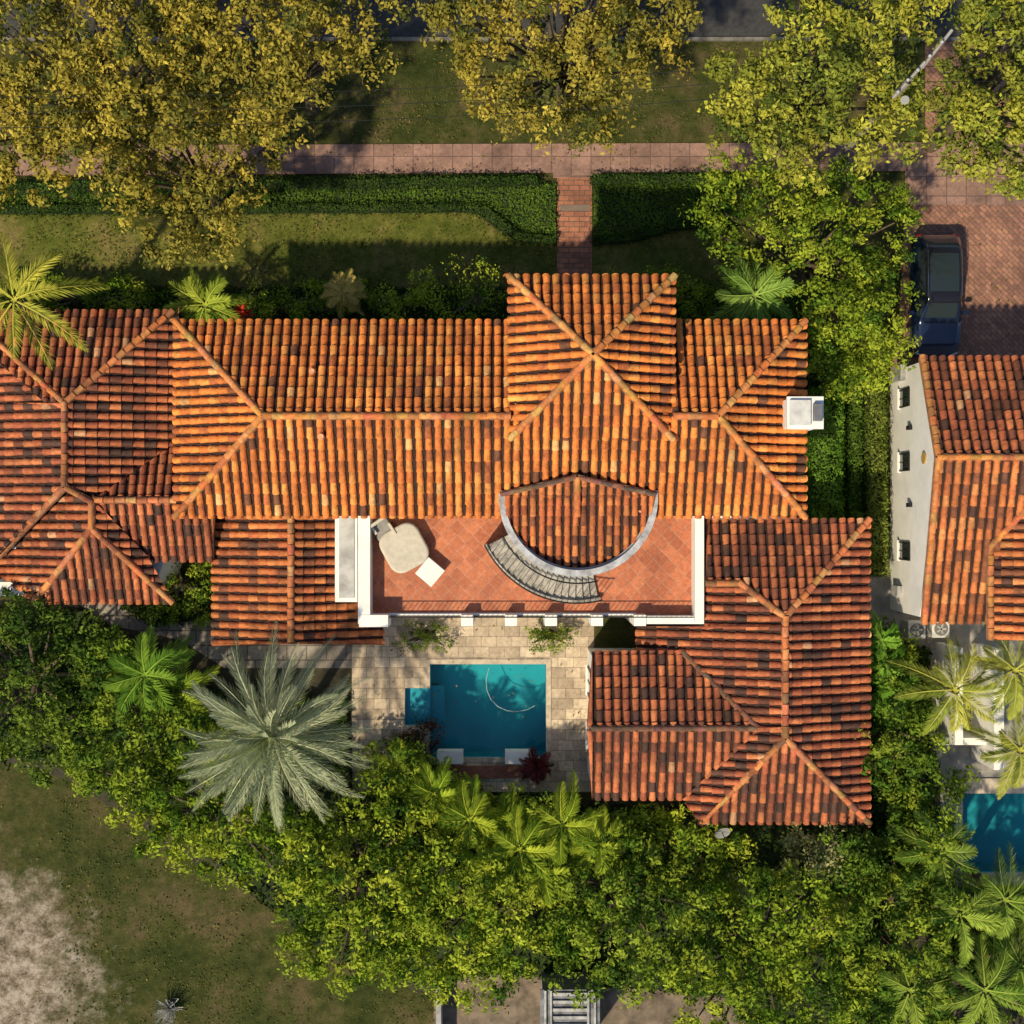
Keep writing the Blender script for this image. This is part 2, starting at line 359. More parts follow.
box('chimney_cap',pc[0]-.6,pc[0]+.12,pc[1]-.44,pc[1]+.44,7.52,7.64,plain('cap_plate',(.62,.62,.6),.6,.0),villa,.02)
box('chimney_flue',pc[0]+.2,pc[0]+.5,pc[1]-.3,pc[1]+.3,7.52,7.72,plain('cap_metal',(.3,.3,.31),.4,.6),villa,.02)
# stair tower
C=P(578,497,6.2); rad=77*S*(H-6.2)/H
rt=Roof(villa,MD,w=.3,L=.36)
arc=[(578+75*math.cos(math.radians(t)),495-77*math.sin(math.radians(t))) for t in range(180,361,10)]
pl=[(503,495,6.5),(653,495,6.5),(578,572,6.0)]
rt.face([(x,y,0) for x,y in arc],pl)
GP=[(502,495,6.52),(577,477,6.95),(653,495,6.52)]
rt.face([(502,495),(577,477),(653,495)],GP)
for a,b_ in (((502,494,6.5),(577,477,6.95)),((654,494,6.5),(577,477,6.95))): rt.cap(a,b_,.09,((.12,.07,.05),(.2,.1,.06)))
rt.cap((577,514,6.42),(577,476,6.95),.12)
rt.done()
def arcwall(name,C,ri,ro,t0,t1,z0,z1,mat,parent,n=40,z0f=None,z1f=None):
    v=[];f=[]
    for i in range(n+1):
        k=i/n; t=math.radians(t0+(t1-t0)*k); a=z0f(k) if z0f else z0; b_=z1f(k) if z1f else z1
        for rr,z in ((ri,a),(ro,a),(ro,b_),(ri,b_)): v.append((C[0]+rr*math.cos(t),C[1]+rr*math.sin(t),z))
        if i:
            o=(i-1)*4
            for j in range(4): f.append((o+j,o+(j+1)%4,o+4+(j+1)%4,o+4+j))
    f+=[(0,1,2,3),tuple(n*4+j for j in (3,2,1,0))]
    return mesh(name,v,f,mat,parent,smooth=False)
arcwall('stair_tower_wall',C,rad-.22,rad-.02,176,364,3.3,6.3,M_stucco2,villa)
arcwall('stair_tower_cornice',C,rad-.15,rad+.08,175,365,6.3,6.5,plain('cornice',(.5,.51,.53),.8,var=.3),villa,60)
Cs=P(578,499,3.8); k4=S*(H-3.8)/H; ri,ro=rad+.02,101*k4
M_tread=plain('tread_stone',(.44,.41,.36),.85,var=.3,scale=3)
for i in range(17):
    t0=207+i*4.4; z=5.0-i*.09
    arcwall('stair_tread_%d'%i,Cs,ri,ro,t0,t0+4.2,3.35,z,M_tread,villa,2)
arcwall('stair_string',Cs,ro,ro+.1,206,283,3.35,5,M_tread,villa,30,z1f=lambda k:5.15-k*1.5)
for rr,zz in ((ro+.05,.85),(ri+.35,.85)):
    pts=[(Cs[0]+rr*math.cos(math.radians(206+77*k/24)),Cs[1]+rr*math.sin(math.radians(206+77*k/24)),5.15-1.5*k/24+zz) for k in range(25)]
    v,f=tube(pts,.028); mesh('stair_handrail',v,f,M_dark,villa,smooth=True)
for k in range(0,25,1):
    t=math.radians(206+77*k/24); z=5.15-1.5*k/24; p=(Cs[0]+(ro+.05)*math.cos(t),Cs[1]+(ro+.05)*math.sin(t))
    v,f=tube([(*p,z),(*p,z+.85)],.012,5); mesh('stair_baluster',v,f,M_dark,villa)
# terrace
A=P(352,500,3.4);B=P(704,614,3.4)
box('ground_floor_walls',A[0],B[0],B[1],A[1],-.05,3.36,M_stucco,villa)
box('terrace_floor',A[0],B[0],B[1],A[1],3.362,3.4,M_terr,villa)
pbox('parapet_left',358,370,516,624,3.4,4.3,M_stucco,villa)
pbox('parapet_ledge',335,357,516,602,3.0,3.9,M_stucco,villa)
pbox('parapet_ledge_low',339,354,516,598,3.9,3.96,plain('ledge_membrane',(.5,.5,.49),.8,var=.25,scale=1.5),villa)
pbox('parapet_corner',359,388,615,627,3.2,4.32,M_stucco,villa)
pbox('parapet_right',695,704,516,622,3.4,4.3,M_stucco,villa)
pbox('parapet_right_corner',636,704,616,624,3.0,3.95,M_stucco,villa)
pbox('terrace_kerb',388,636,613,617,3.3,3.52,M_stucco,villa)
for px in (467,511,551,597,640):
    pbox('pier',px-6,px+6,615,626,0,4.0,M_stucco,villa)
y=P(0,617,4.1)[1]
for zz in (4.2,3.65):
    v,f=tube([(P(389,0,4.1)[0],y,zz),(P(694,0,4.1)[0],y,zz)],.022); mesh('terrace_rail',v,f,M_dark,villa)
for px in range(392,694,5):
    x=P(px,0,4.1)[0]; v,f=tube([(x,y,3.5),(x,y,4.2)],.012,4); mesh('terrace_baluster',v,f,M_dark,villa)
for px in (440,490,531,574,618): window(villa,(P(px,0,3.4)[0],B[1],1.2),1.1,2.2,'S')
# left low wing
r=Roof(villa,MD)
r.face([(214,512,3.2),(214,644,3.2),(291,644,4.3),(291,512,4.3)]); r.face([(291,512,4.3),(291,644,4.3),(383,644,3.0),(383,512,3.0)],[(291,512,4.3),(291,644,4.3),(383,644,3.0)])
DC=((.44,.155,.055),(.52,.185,.06),(.28,.1,.045),(.55,.23,.085))
r.cap((291,514,4.3),(291,642,4.3),.125,DC)
# right wing
N3=[(706,520,3.6),(868,520,3.6),(785,617,4.8)]; W3=[(785,617,4.8),(785,738,4.8),(637,652,3.1)]
r.pal=DK
r.face([(706,520),(868,520),(785,617),(740,583),(706,583)],N3)
r.face([(868,520,3.6),(868,822,3.6),(785,738,4.8),(785,617,4.8)])
r.face([(868,822,3.6),(700,822,3.6),(785,738,4.8)])
r.face([(740,583),(706,583),(706,626),(785,626),(785,617)],W3)
r.face([(785,626),(637,626),(637,652),(683,652),(758,727),(785,727)],W3)
r.face([(785,727),(758,727),(684,799),(700,822),(785,738)],W3)
r.face([(592,652,3.63),(683,652,3.63),(758,728,4.5),(592,728,4.5)])
r.face([(592,798,3.63),(683,798,3.63),(758,728,4.5),(592,728,4.5)])
for a,b_ in (((868,520,3.6),(785,617,4.8)),((868,822,3.6),(785,738,4.8)),((785,617,4.8),(785,738,4.8)),((740,583,4.38),(785,617,4.8)),((700,822,3.6),(785,738,4.8)),((706,583,4.38),(740,583,4.38))): r.cap(a,b_,.125,DC)
for a,b_ in (((592,728,4.5),(758,728,4.5)),((683,652,3.63),(758,728,4.5))): r.cap(a,b_,.11,((.12,.06,.04),(.2,.09,.06)))
r.done()
def wall(name,pts,z1,parent,z=3.4,mat=None): return prism(name,ppoly(pts,z),-.05,z1,mat or M_stucco,parent)
wall('left_wing_walls',[(226,500),(226,634),(352,634),(352,500)],2.98,villa,3.2)
wall('east_wing_walls',[(712,505),(858,530),(858,812),(716,812),(700,640),(712,640)],3.5,villa)
wall('pool_wing_walls',[(593,658),(720,658),(720,790),(593,790)],3.55,villa)
g=[P(593,658,3.55),P(593,790,3.55),P(594,728,4.4)]; mesh('gable',[g[0],g[1],g[2]],[(0,1,2)],M_stucco,villa)
for py in (690,750): window(villa,(P(593,0,3.4)[0],P(0,py,3.4)[1],1.6),1.0,1.8,'W')
# left neighbour
nb=empty('neighbor_house')
r=Roof(nb,DK); ze,zr=3.3,4.7
E3=[(178,312,ze),(65,403,zr),(65,487,zr)]
r.face([(-60,312,ze),(172,312,ze),(65,403,zr),(45,403,zr)])
r.face([(178,312),(65,403),(65,487),(105,497),(178,447)],E3)
r.face([(100,498),(178,445),(178,500)],[(92,500,4.4),(215,500,4.4),(215,445,3.5)])
r.face([(92,500,4.4),(214,500,4.4),(214,560,3.4),(146,560,3.4)])
r.face([(92,500,4.45),(92,528,4.45),(172,602,3.3),(146,556,3.5)],[(92,503,4.45),(92,528,4.45),(172,602,3.3)])
r.face([(35,602,3.3),(172,602,3.3),(92,528,4.45)],None)
r.face([(65,487,4.7),(92,500,4.45),(92,528,4.45),(35,602,3.3),(-10,565,3.3)],[(92,528,4.45),(92,500,4.45),(35,602,3.3)])
r.face([(-70,403),(65,403),(65,487),(-10,565),(-70,600)],[(65,403,zr),(65,487,zr),(-40,487,3.3)])
r.face([(-60,312),(65,403),(-70,403)],[(65,403,zr),(65,487,zr),(-40,487,3.3)])
for a,b_ in (((172,312,ze),(65,403,zr)),((-35,312,ze),(65,403,zr)),((65,403,zr),(65,487,zr)),((65,487,zr),(92,502,4.5)),((92,502,4.5),(92,528,4.45)),((172,602,3.3),(92,528,4.45)),((35,602,3.3),(92,528,4.45)),((65,487,zr),(-10,565,3.4)),((92,500,4.45),(180,500,4.4))): r.cap(a,b_,.12,DC)
r.done()
wall('house_walls',[(-60,325),(165,325),(165,550),(150,588),(45,588),(45,560),(-60,530)],2.9,nb)
pbox('low_wall',-40,40,582,596,0,2.2,M_stucco,nb)
n2=empty('neighbor_house')
r=Roof(n2,[(3,(.6,.19,.055)),(3,(.48,.14,.042)),(1.2,(.25,.085,.038)),(1.3,(.64,.25,.08)),(.4,(.11,.045,.03))]); 
r.face([(920,358,3.7),(1100,358,3.7),(1100,457,5.5),(937,457,5.5)],None,DK)  # north slope takes the dark palette: its shaded side is painted into the tiles
r.face([(922,622),(990,622),(990,546),(1075,457),(937,457)],[(937,457,5.5),(1100,457,5.5),(922,622,3.7)])
r.face([(1075,457),(990,546),(990,640),(1100,640),(1100,457)],[(1075,457,5.5),(990,546,4.45),(990,640,4.45)])
for a,b_ in (((937,457,5.5),(1100,457,5.5)),((922,358,3.7),(938,457,5.5)),((924,622,3.7),(938,457,5.5)),((990,546,4.55),(1075,457,5.5)),((990,546,4.5),(990,640,4.5))): r.cap(a,b_,.12,((.56,.21,.065),(.5,.18,.055)))
r.done()
wx=378*S
ya=P(0,362,3.7)[1]; yb=P(0,617,3.7)[1]; yr=P(0,457,5.5)[1]
box('house_walls',wx,wx+8,yb,ya,-.05,3.62,M_stucco,n2)
mesh('gable_wall',[(wx,yb,3.62),(wx,ya,3.62),(wx,yr,5.4)],[(0,1,2)],M_stucco,n2)
for py,hh in ((398,.8),(462,.8),(551,.9)): window(n2,(wx,P(0,py,1.9)[1],1.9),.6,hh+.3,'W')
for py,z,rr in ((458,4.2,.22),): 
    v,f=tube([(wx-.06,P(0,py,z)[1],z),(wx+.02,P(0,py,z)[1],z)],rr,16); mesh('gable_vent',v,f+[tuple(range(16))],plain('vent_clay',(.45,.28,.08),.6),n2)
for py in (428,505): 
    y=P(0,py,2.5)[1]; box('wall_lamp',wx-.15,wx,y-.08,y+.08,2.5,2.8,M_dark,n2)
y=P(0,375,1)[1]; box('meter_box',wx-.2,wx,y-.3,y+.3,1,2,M_stucco2,n2); y=P(0,590,.8)[1]; box('meter_box',wx-.2,wx,y-.2,y+.2,.8,1.6,M_stucco2,n2)
for a in ((955,963,648,745,2.2),(994,1004,650,770,2.4),(940,1000,738,745,1.6)):
    e=pbox('garden_wall',a[0],a[1],a[2],a[3],-.05,a[4],M_stucco)
for px,py in ((917,630),(941,629)):
    e=empty('air_conditioner'); p=P(px,py,.8); box('housing',p[0]-.35,p[0]+.35,p[1]-.35,p[1]+.35,.02,.8,plain('ac_paint',(.6,.6,.58),.5),e,.03)
    v,f=tube([(p[0],p[1],.79),(p[0],p[1],.83)],.27,20); mesh('fan_ring',v,f+[tuple(range(20,40))],plain('fan_grille',(.15,.15,.15),.6),e)
    for k in range(5):
        t=k*1.257; box('blade',p[0]-.03+.1*math.cos(t),p[0]+.03+.1*math.cos(t),p[1]+.1*math.sin(t)-.1,p[1]+.1*math.sin(t)+.1,.832,.84,M_stucco2,e,0,t-math.pi/2)
# ------------------------------------------------------------ furniture
beige=plain('beige_fabric',(.58,.53,.44),.9,var=.1,scale=5); z=3.4
def roundsq(name,c,hx,hy,cr,rot,z0,z1,mat,parent,bv=.06):
    pts=[]
    for qx,qy,s in((1,1,0),(-1,1,90),(-1,-1,180),(1,-1,270)):
        for k in range(7):
            t=math.radians(s+k*15); x=qx*(hx-cr)+cr*math.cos(t); y=qy*(hy-cr)+cr*math.sin(t)
            pts.append((c[0]+x*math.cos(rot)-y*math.sin(rot),c[1]+x*math.sin(rot)+y*math.cos(rot)))
    o=prism(name,pts,z0,z1,mat,parent); m=o.modifiers.new('b','BEVEL'); m.width=bv; m.segments=3; m.limit_method='ANGLE'; return o
e=empty('outdoor_daybed'); p=P(404,548,3.9)
roundsq('base',p,.78,.82,.45,.5,z+.04,z+.28,plain('wicker',(.25,.22,.18),.8),e,.03); roundsq('cushion',p,.80,.84,.48,.5,z+.28,z+.55,beige,e,.09)
e=empty('patio_chair'); p=P(383,530,3.8); grey=plain('grey_fabric',(.3,.29,.27),.9)
roundsq('seat',p,.36,.36,.1,.6,z+.25,z+.45,grey,e,.04); box('backrest',p[0]-.52,p[0]+.22,p[1]+.26,p[1]+.38,z+.3,z+.85,beige,e,.04,.6)
for sx,sy in((-1,-1),(1,-1),(1,1),(-1,1)):
    v,f=tube([(p[0]+sx*.3,p[1]+sy*.3,z),(p[0]+sx*.28,p[1]+sy*.28,z+.28)],.025); mesh('leg',v,f,M_dark,e)
for sx in(-1,1): box('armrest',p[0]+sx*.36-.05,p[0]+sx*.36+.05,p[1]-.2,p[1]+.3,z+.55,z+.6,beige,e,.02,.6)
e=empty('patio_table'); p=P(430,572,3.85); box('top',p[0]-.40,p[0]+.40,p[1]-.40,p[1]+.40,z+.4,z+.46,M_white,e,.02,-.7)
for sx,sy in((-1,-1),(1,-1),(1,1),(-1,1)):
    a=-.7; x=sx*.34;y=sy*.34; q=(p[0]+x*math.cos(a)-y*math.sin(a),p[1]+x*math.sin(a)+y*math.cos(a)); v,f=tube([(*q,z),(*q,z+.41)],.025); mesh('leg',v,f,M_white,e)
for px in (450,518):
    e=pbox('planter',px-13,px+13,751,764,0,.5,M_stucco)
pbox('pool_edge_step',430,546,766,778,0,.12,brickmat('step_brick',(.4,.15,.09),(.3,.1,.06),(.2,.15,.1),.3,.15,.01))
e=empty('metal_roof_shed'); sh=plain('sheet_metal',(.2,.21,.23),.6,.2,var=.4); rb=plain('rib_metal',(.42,.43,.44),.6,.2,var=.3)
a=P(540,990,2.4); b_=P(600,1060,2.4)
box('walls',a[0]+.1,b_[0]-.1,b_[1],a[1]-.1,-.05,2.3,M_stucco2,e)
box('roof_sheet',a[0],b_[0],b_[1],a[1],2.3,2.36,sh,e)
for i in range(9):
    yy=a[1]-.12-i*.3; box('roof_rib_%d'%i,a[0]+.5,b_[0]-.5,yy-.1,yy+.02,2.362,2.44,rb,e)
for xx in (a[0]+.2,a[0]+.42,b_[0]-.46,b_[0]-.2): box('roof_rail',xx-.04,xx+.04,b_[1],a[1],2.362,2.5,rb,e)
pbox('garden_wall',436,441,985,1060,-.05,1.2,M_stucco2)
e=empty('satellite_dish'); p=Vector(P(722,832,3.2)); vs=[];fs=[]
ax=Vector((.2,-.6,.75)).normalized(); u=ax.orthogonal().normalized(); w=ax.cross(u)
for i in range(6):
    rr=.32*i/5
    for k in range(16):
        t=k*math.pi/8; vs.append(p+u*rr*math.cos(t)+w*rr*math.sin(t)+ax*(rr*rr*.6))
    if i:
        for k in range(16): fs.append(((i-1)*16+k,(i-1)*16+(k+1)%16,i*16+(k+1)%16,i*16+k))
mesh('dish',vs,fs,plain('dish_grey',(.28,.28,.29),.6),e,smooth=True); v,f=tube([(p.x,p.y,0),(p.x,p.y,3.15)],.03); mesh('mast',v,f,M_dark,e); v,f=tube([p,p+ax*.45],.015); mesh('feed_arm',v,f,M_dark,e)
# utility pole
e=empty('utility_pole')
q=P(905,85,9.6); v,f=tube([(q[0],q[1],0),(q[0],q[1],10)],[.17,.11],10); mesh('pole',v,f,plain('pole_wood',(.3,.27,.23),.9),e)
for a,b_ in (((893,98),(925,62)),((922,68),(952,30))):
    v,f=tube([P(*a,9.8),P(*b_,9.9)],.055,6); mesh('crossarm',v,f,plain('arm_grey',(.36,.34,.31),.8),e)
for px,py in((898,92),(908,80),(918,70),(930,56),(942,42)): v,f=tube([P(px,py,9.8),P(px,py,10.15)],[.08,.05],8); mesh('insulator',v,f+[tuple(range(8,16))],M_stucco2,e)
v,f=tube([P(905,100,9.3),P(905,100,9.9)],.14,12); mesh('transformer',v,f+[tuple(range(12,24))],plain('transformer_grey',(.25,.26,.26),.6),e)
for k in range(3):
    pts=[]
    for i in range(21):
        t=i/20; pts.append((q[0]+(-30+60*t),q[1]+.5*k+(t-.5)*3,9.9-1.2*math.sin(math.pi*((t*2)%1))))
    v,f=tube(pts,.01,4); mesh('cable_%d'%k,v,f,M_dark,e)
# ------------------------------------------------------------ car
def car(px,py):
    e=empty('parked_car'); cx,cy,_=P(px,py,.9)
    paint,nt,b=newmat('navy_paint'); b.inputs['Base Color'].default_value=(.008,.02,.06,1); b.inputs['Roughness'].default_value=.2; b.inputs['Coat Weight'].default_value=1; b.inputs['Metallic'].default_value=.4
    black,nt,b=newmat('black_roof'); b.inputs['Base Color'].default_value=(.01,.01,.014,1); b.inputs['Roughness'].default_value=.15
    tire=plain('rubber',(.02,.02,.02),.9); 
    red=plain('tail_light',(.4,.02,.02),.3); lamp=plain('head_light',(.6,.62,.65),.15)
    ST=[(0,.72,.45,.80,.62,.86,.88),(.05,.86,.36,.95,.72,1.02,1.04),(.2,.93,.32,1.03,.74,1.22,1.25),(.62,.97,.3,1.06,.69,1.66,1.72),(.8,.975,.3,1.07,.69,1.73,1.79),(1.7,.985,.3,1.06,.70,1.79,1.85),(2.5,.985,.3,1.05,.69,1.76,1.82),(2.8,.985,.3,1.04,.67,1.70,1.77),(3.45,.98,.3,1.02,.78,1.14,1.22),(3.6,.975,.3,1.0,.80,1.06,1.14),(4.3,.95,.3,.95,.74,1.0,1.06),(4.72,.88,.32,.84,.64,.9,.94),(4.86,.78,.4,.7,.55,.76,.78),(4.9,.66,.45,.6,.5,.64,.66)]
    V=[];F=[];MI=[]
    for s in ST:
        y,w,zs,zb,rw,rz,rc=s
        half=[(w*.9,zs),(w,zs+.12),(w,zb*.75),(w*.975,zb),(w*.93 if rz>zb+.15 else (w+rw)/2,zb+ (rz-zb)*.12),(rw,rz),(rw*.86,rz+(rc-rz)*.55),(rw*.45,rc-.01)]
        ring=half+[(-a,z) for a,z in half[::-1]]
        for a,z in ring: V.append((cx+a,cy+2.45-y,z))
    n=16
    for i in range(len(ST)-1):
        ys=(ST[i][0]+ST[i+1][0])/2
        for k in range(n):
            F.append((i*n+k,i*n+(k+1)%n,(i+1)*n+(k+1)%n,(i+1)*n+k)); m=0
            if k in(4,10) and .62<ys<3.4: m=1
            if k in(6,7,8) and 2.8<ys<3.45: m=1
            if k in(6,7,8) and .2<ys<.62: m=1
            if k in (5,6,7,8,9) and .62<ys<2.8: m=2
            if k in(6,7,8) and 1.0<ys<2.6: m=1
            MI.append(m)
    F.append(tuple(range(n))[::-1]); MI.append(0); F.append(tuple((len(ST)-1)*n+k for k in range(n))); MI.append(0)
    o=mesh('body',V,F,[paint,M_glass,black],e,mi=MI,smooth=True); m=o.modifiers.new('s','SUBSURF'); m.levels=2; m.render_levels=2
    for sx in(-1,1):
        for y in(.95,3.85):
            x=cx+sx*.86
            v,f=tube([(x-sx*.13,cy+2.45-y,.37),(x+sx*.13,cy+2.45-y,.37)],.37,24); mesh('tire',v,f+[tuple(range(24)),tuple(range(24,48))],tire,e)
            v,f=tube([(x,cy+2.45-y,.37),(x+sx*.135,cy+2.45-y,.37)],.24,12); mesh('rim',v,f+[tuple(range(12,24))],plain('alloy',(.5,.5,.5),.3,.9),e)
        box('mirror',cx+sx*1.08-.12,cx+sx*1.08+.12,cy+2.45-3.2,cy+2.45-3.05,.98,1.14,paint,e,.04,0)
        box('mirror_arm',cx+sx*.97-.06,cx+sx*.97+.06,cy+2.45-3.17,cy+2.45-3.1,1.0,1.04,black,e)
        box('headlight',cx+sx*.66-.17,cx+sx*.66+.17,cy-2.34,cy-2.12,.68,.84,lamp,e,.04,sx*.35)
        box('taillight',cx+sx*.72-.12,cx+sx*.72+.12,cy+2.3,cy+2.43,.78,1.0,red,e,.03,-sx*.3)
        v,f=tube([(cx+sx*.66,cy+2.45-.8,1.80),(cx+sx*.67,cy+2.45-1.7,1.86),(cx+sx*.66,cy+2.45-2.6,1.8)],.02); mesh('roof_rail',v,f,plain('chrome',(.6,.6,.6),.2,1),e)
        v,f=tube([(cx+sx*.08+.1,cy+2.45-3.5,1.17),(cx+sx*.08+.55,cy+2.45-3.38,1.2)],.012,4); mesh('wiper',v,f,black,e)
    box('grille',cx-.42,cx+.42,cy-2.46,cy-2.4,.45,.68,M_dark,e,.02)
    box('license_plate',cx-.26,cx+.26,cy+2.43,cy+2.46,.62,.75,M_white,e)
car(937,296)
# ------------------------------------------------------------ vegetation
def inpoly(x,y,poly):
    c=False;n=len(poly)
    for i in range(n):
        x1,y1=poly[i];x2,y2=poly[(i+1)%n]
        if (y1>y)!=(y2>y) and x<(x2-x1)*(y-y1)/(y2-y1)+x1: c=not c
    return c
def leafquads(C,Nn,size,col,asp=.5):
    n=len(C); t=R.normal(size=(n,3)); Nn/=np.linalg.norm(Nn,axis=1)[:,None]+1e-9
    t-=Nn*(t*Nn).sum(1)[:,None]; t/=np.linalg.norm(t,axis=1)[:,None]+1e-9; b_=np.cross(Nn,t); s=size[:,None]
    V=np.stack([C-t*s,C+b_*s*asp-Nn*s*.1,C+t*s,C-b_*s*asp-Nn*s*.1],1).reshape(-1,3)
    return V,np.repeat(col,4,0)
def crown(blobs,pal,clump_r=.42,leaf=.1,nl=55,flat=.75,low=-.1):
    pal=np.array(pal); Vs=[];Cs_=[]
    for (x,y,z,r) in blobs:
        nc=max(6,int(2.7*(r/clump_r)**2)); d=R.normal(size=(nc*3,3)); d/=np.linalg.norm(d,axis=1)[:,None]; d=d[d[:,2]>low][:nc]
        cp=np.array([x,y,z])+d*r*R.uniform(.6,1.12,(len(d),1))*np.array([1,1,flat])
        cr=clump_r*R.uniform(.5,1.2,len(d)); bt=np.clip(R.random()+R.uniform(-.35,.35,(len(d),1)),0,1); tint=pal[0]+(pal[1]-pal[0])*bt; pk=R.random(len(d))<.15; tint[pk]=pal[2]; tint*=R.uniform(.78,1.2,(len(d),1))
        d2=R.normal(size=(len(d),nl,3)); d2[...,2]=d2[...,2]*.8+.35; d2/=np.linalg.norm(d2,axis=2)[...,None]
        p=cp[:,None]+d2*cr[:,None,None]*R.uniform(.35,1.2,(len(d),nl,1))*np.array([1,1,.8])
        nn=d2*.9+R.normal(size=d2.shape)*.4+np.array([0,0,.15])
        col=np.repeat(tint[:,None],nl,1)*R.uniform(.7,1.3,(len(d),nl,1))
        v,c=leafquads(p.reshape(-1,3),nn.reshape(-1,3),leaf*R.uniform(.6,1.25,p.shape[0]*nl),col.reshape(-1,3)); Vs.append(v);Cs_.append(c)
    return np.vstack(Vs),np.vstack(Cs_)
total=[0]
def tree(name,poly,z,rpx,sp,pal,dome=1.5,trunk=True,leaf=.1,clump=.42,nl=50,jz=.9,flat=.8):
    poly=[tuple(p) for p in poly]; xs=[p[0] for p in poly];ys=[p[1] for p in poly]; pts=[]
    cx,cy=sum(xs)/len(xs),sum(ys)/len(ys); ext=max(max(xs)-min(xs),max(ys)-min(ys))/2
    for _ in range(2500):
        x,y=R.uniform(min(xs),max(xs)),R.uniform(min(ys),max(ys))
        if inpoly(x,y,poly) and all((x-a)**2+(y-b_)**2>sp*sp for a,b_ in pts): pts.append((x,y))
    blobs=[]
    for x,y in pts:
        dd=math.hypot(x-cx,y-cy)/ext; zz=max(.4,z+dome*(.5-dd)+R.uniform(-jz,jz)); rr=R.uniform(*rpx)
        w=P(x,y,zz); blobs.append((w[0],w[1],zz,rr*S*(H-zz)/H))
    V,C_=crown(blobs,pal,clump,leaf,nl,flat); total[0]+=len(V)//4
    ev=[];ef=[]
    if trunk:
        b0=np.mean([(a[0],a[1]) for a in blobs],0); zf=z*.4
        v,f=tube([(b0[0],b0[1],-.05),(b0[0]+.1,b0[1],zf*.5),(b0[0],b0[1]+.1,zf)],[.3,.24,.2],8); ev+=v; ef+=f
        for bl in blobs:
            mid=((b0[0]*.5+bl[0]*.5),(b0[1]*.5+bl[1]*.5),zf*.4+bl[2]*.6-.3)
            v,f=tube([(b0[0],b0[1]+.1,zf),mid,(bl[0],bl[1],bl[2]+bl[3]*.1)],[.12,.07,.025],5); o=len(ev); ev+=v; ef+=[tuple(i+o for i in q) for q in f]
    return quadmesh(name,V,C_,(np.array(ev),ef) if ev else None)
def patch(name,poly,h,pal,leaf=.06,dens=330,lump=.3,core=True):
    poly=[tuple(p) for p in poly]; w=np.array(ppoly(poly,h)); pal=np.array(pal)
    x0_,y0_=w.min(0);x1_,y1_=w.max(0); n=int((x1_-x0_)*(y1_-y0_)*dens); X=R.uniform(x0_,x1_,n);Y=R.uniform(y0_,y1_,n)
    ins=np.zeros(n,bool)
    for i in range(len(w)):
        a,b_=w[i],w[(i+1)%len(w)]; c=((a[1]>Y)!=(b_[1]>Y)); 
        xi=(b_[0]-a[0])*(Y-a[1])/((b_[1]-a[1]) if abs(b_[1]-a[1])>1e-9 else 1e-9)+a[0]; ins^=c&(X<xi)
    X,Y=X[ins],Y[ins]; n=len(X)
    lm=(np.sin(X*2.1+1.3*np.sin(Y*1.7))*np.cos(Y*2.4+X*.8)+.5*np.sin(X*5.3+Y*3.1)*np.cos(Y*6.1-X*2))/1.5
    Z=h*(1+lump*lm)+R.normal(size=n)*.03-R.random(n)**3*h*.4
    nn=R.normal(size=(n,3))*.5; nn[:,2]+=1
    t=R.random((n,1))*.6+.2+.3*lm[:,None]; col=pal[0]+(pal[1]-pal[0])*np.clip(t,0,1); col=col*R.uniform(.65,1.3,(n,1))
    V,C_=leafquads(np.stack([X,Y,Z],1),nn,leaf*R.uniform(.6,1.3,n),col)
    m=int(dens*.9); Vs=[V];Cs2=[C_]
    for i in range(len(w)):
        a,b_=w[i],w[(i+1)%len(w)]; L=np.linalg.norm(b_-a); k=int(L*h*m)+1; t=R.random(k); q=a+(b_-a)*t[:,None]
        d=np.array([(b_-a)[1],-(b_-a)[0]])/max(L,1e-6); q=q+R.normal(size=(k,2))*.07
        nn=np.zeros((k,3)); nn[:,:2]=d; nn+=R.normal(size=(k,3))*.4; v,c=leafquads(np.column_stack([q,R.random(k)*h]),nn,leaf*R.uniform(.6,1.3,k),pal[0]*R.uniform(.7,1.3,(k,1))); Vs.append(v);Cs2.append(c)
    V=np.vstack(Vs);C_=np.vstack(Cs2); total[0]+=len(V)//4
    ob=quadmesh(name,V,C_)
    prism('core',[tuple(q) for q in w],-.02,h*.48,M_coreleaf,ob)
    return ob
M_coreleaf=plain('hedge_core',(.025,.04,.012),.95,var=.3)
YEL=[(.22,.205,.04),(.46,.37,.062),(.11,.125,.03)]
YG=[(.19,.23,.038),(.44,.43,.062),(.10,.14,.028)]
MG=[(.085,.165,.02),(.27,.34,.038),(.05,.1,.018)]
BG=[(.13,.22,.02),(.38,.44,.045),(.07,.135,.018)]
DG=[(.055,.11,.02),(.18,.25,.034),(.035,.07,.015)]
tree('oak_tree',[(-60,-40),(130,-40),(215,20),(210,110),(170,165),(60,180),(-60,165)],8.2,(21,35),29,YEL)
tree('oak_tree',[(200,-40),(330,-40),(385,20),(375,60),(330,75),(300,110),(240,130),(190,60)],8.0,(19,30),26,YEL)
tree('oak_tree',[(90,110),(200,100),(290,130),(250,190),(215,255),(180,265),(140,210),(95,165)],6.5,(16,25),23,YEL)
tree('oak_tree',[(445,-30),(560,-40),(680,-40),(690,15),(665,60),(625,85),(610,145),(560,120),(530,135),(480,105),(455,75),(440,30)],7.5,(16,26),22,YEL)
tree('oak_tree',[(790,-40),(900,-40),(935,20),(905,60),(900,140),(850,170),(770,165),(715,120),(740,60),(790,40)],8.5,(19,30),25,YG)
tree('oak_tree',[(965,-40),(1070,-40),(1070,205),(1000,190),(940,165),(925,120),(930,85),(960,60)],8.3,(17,27),23,YG)
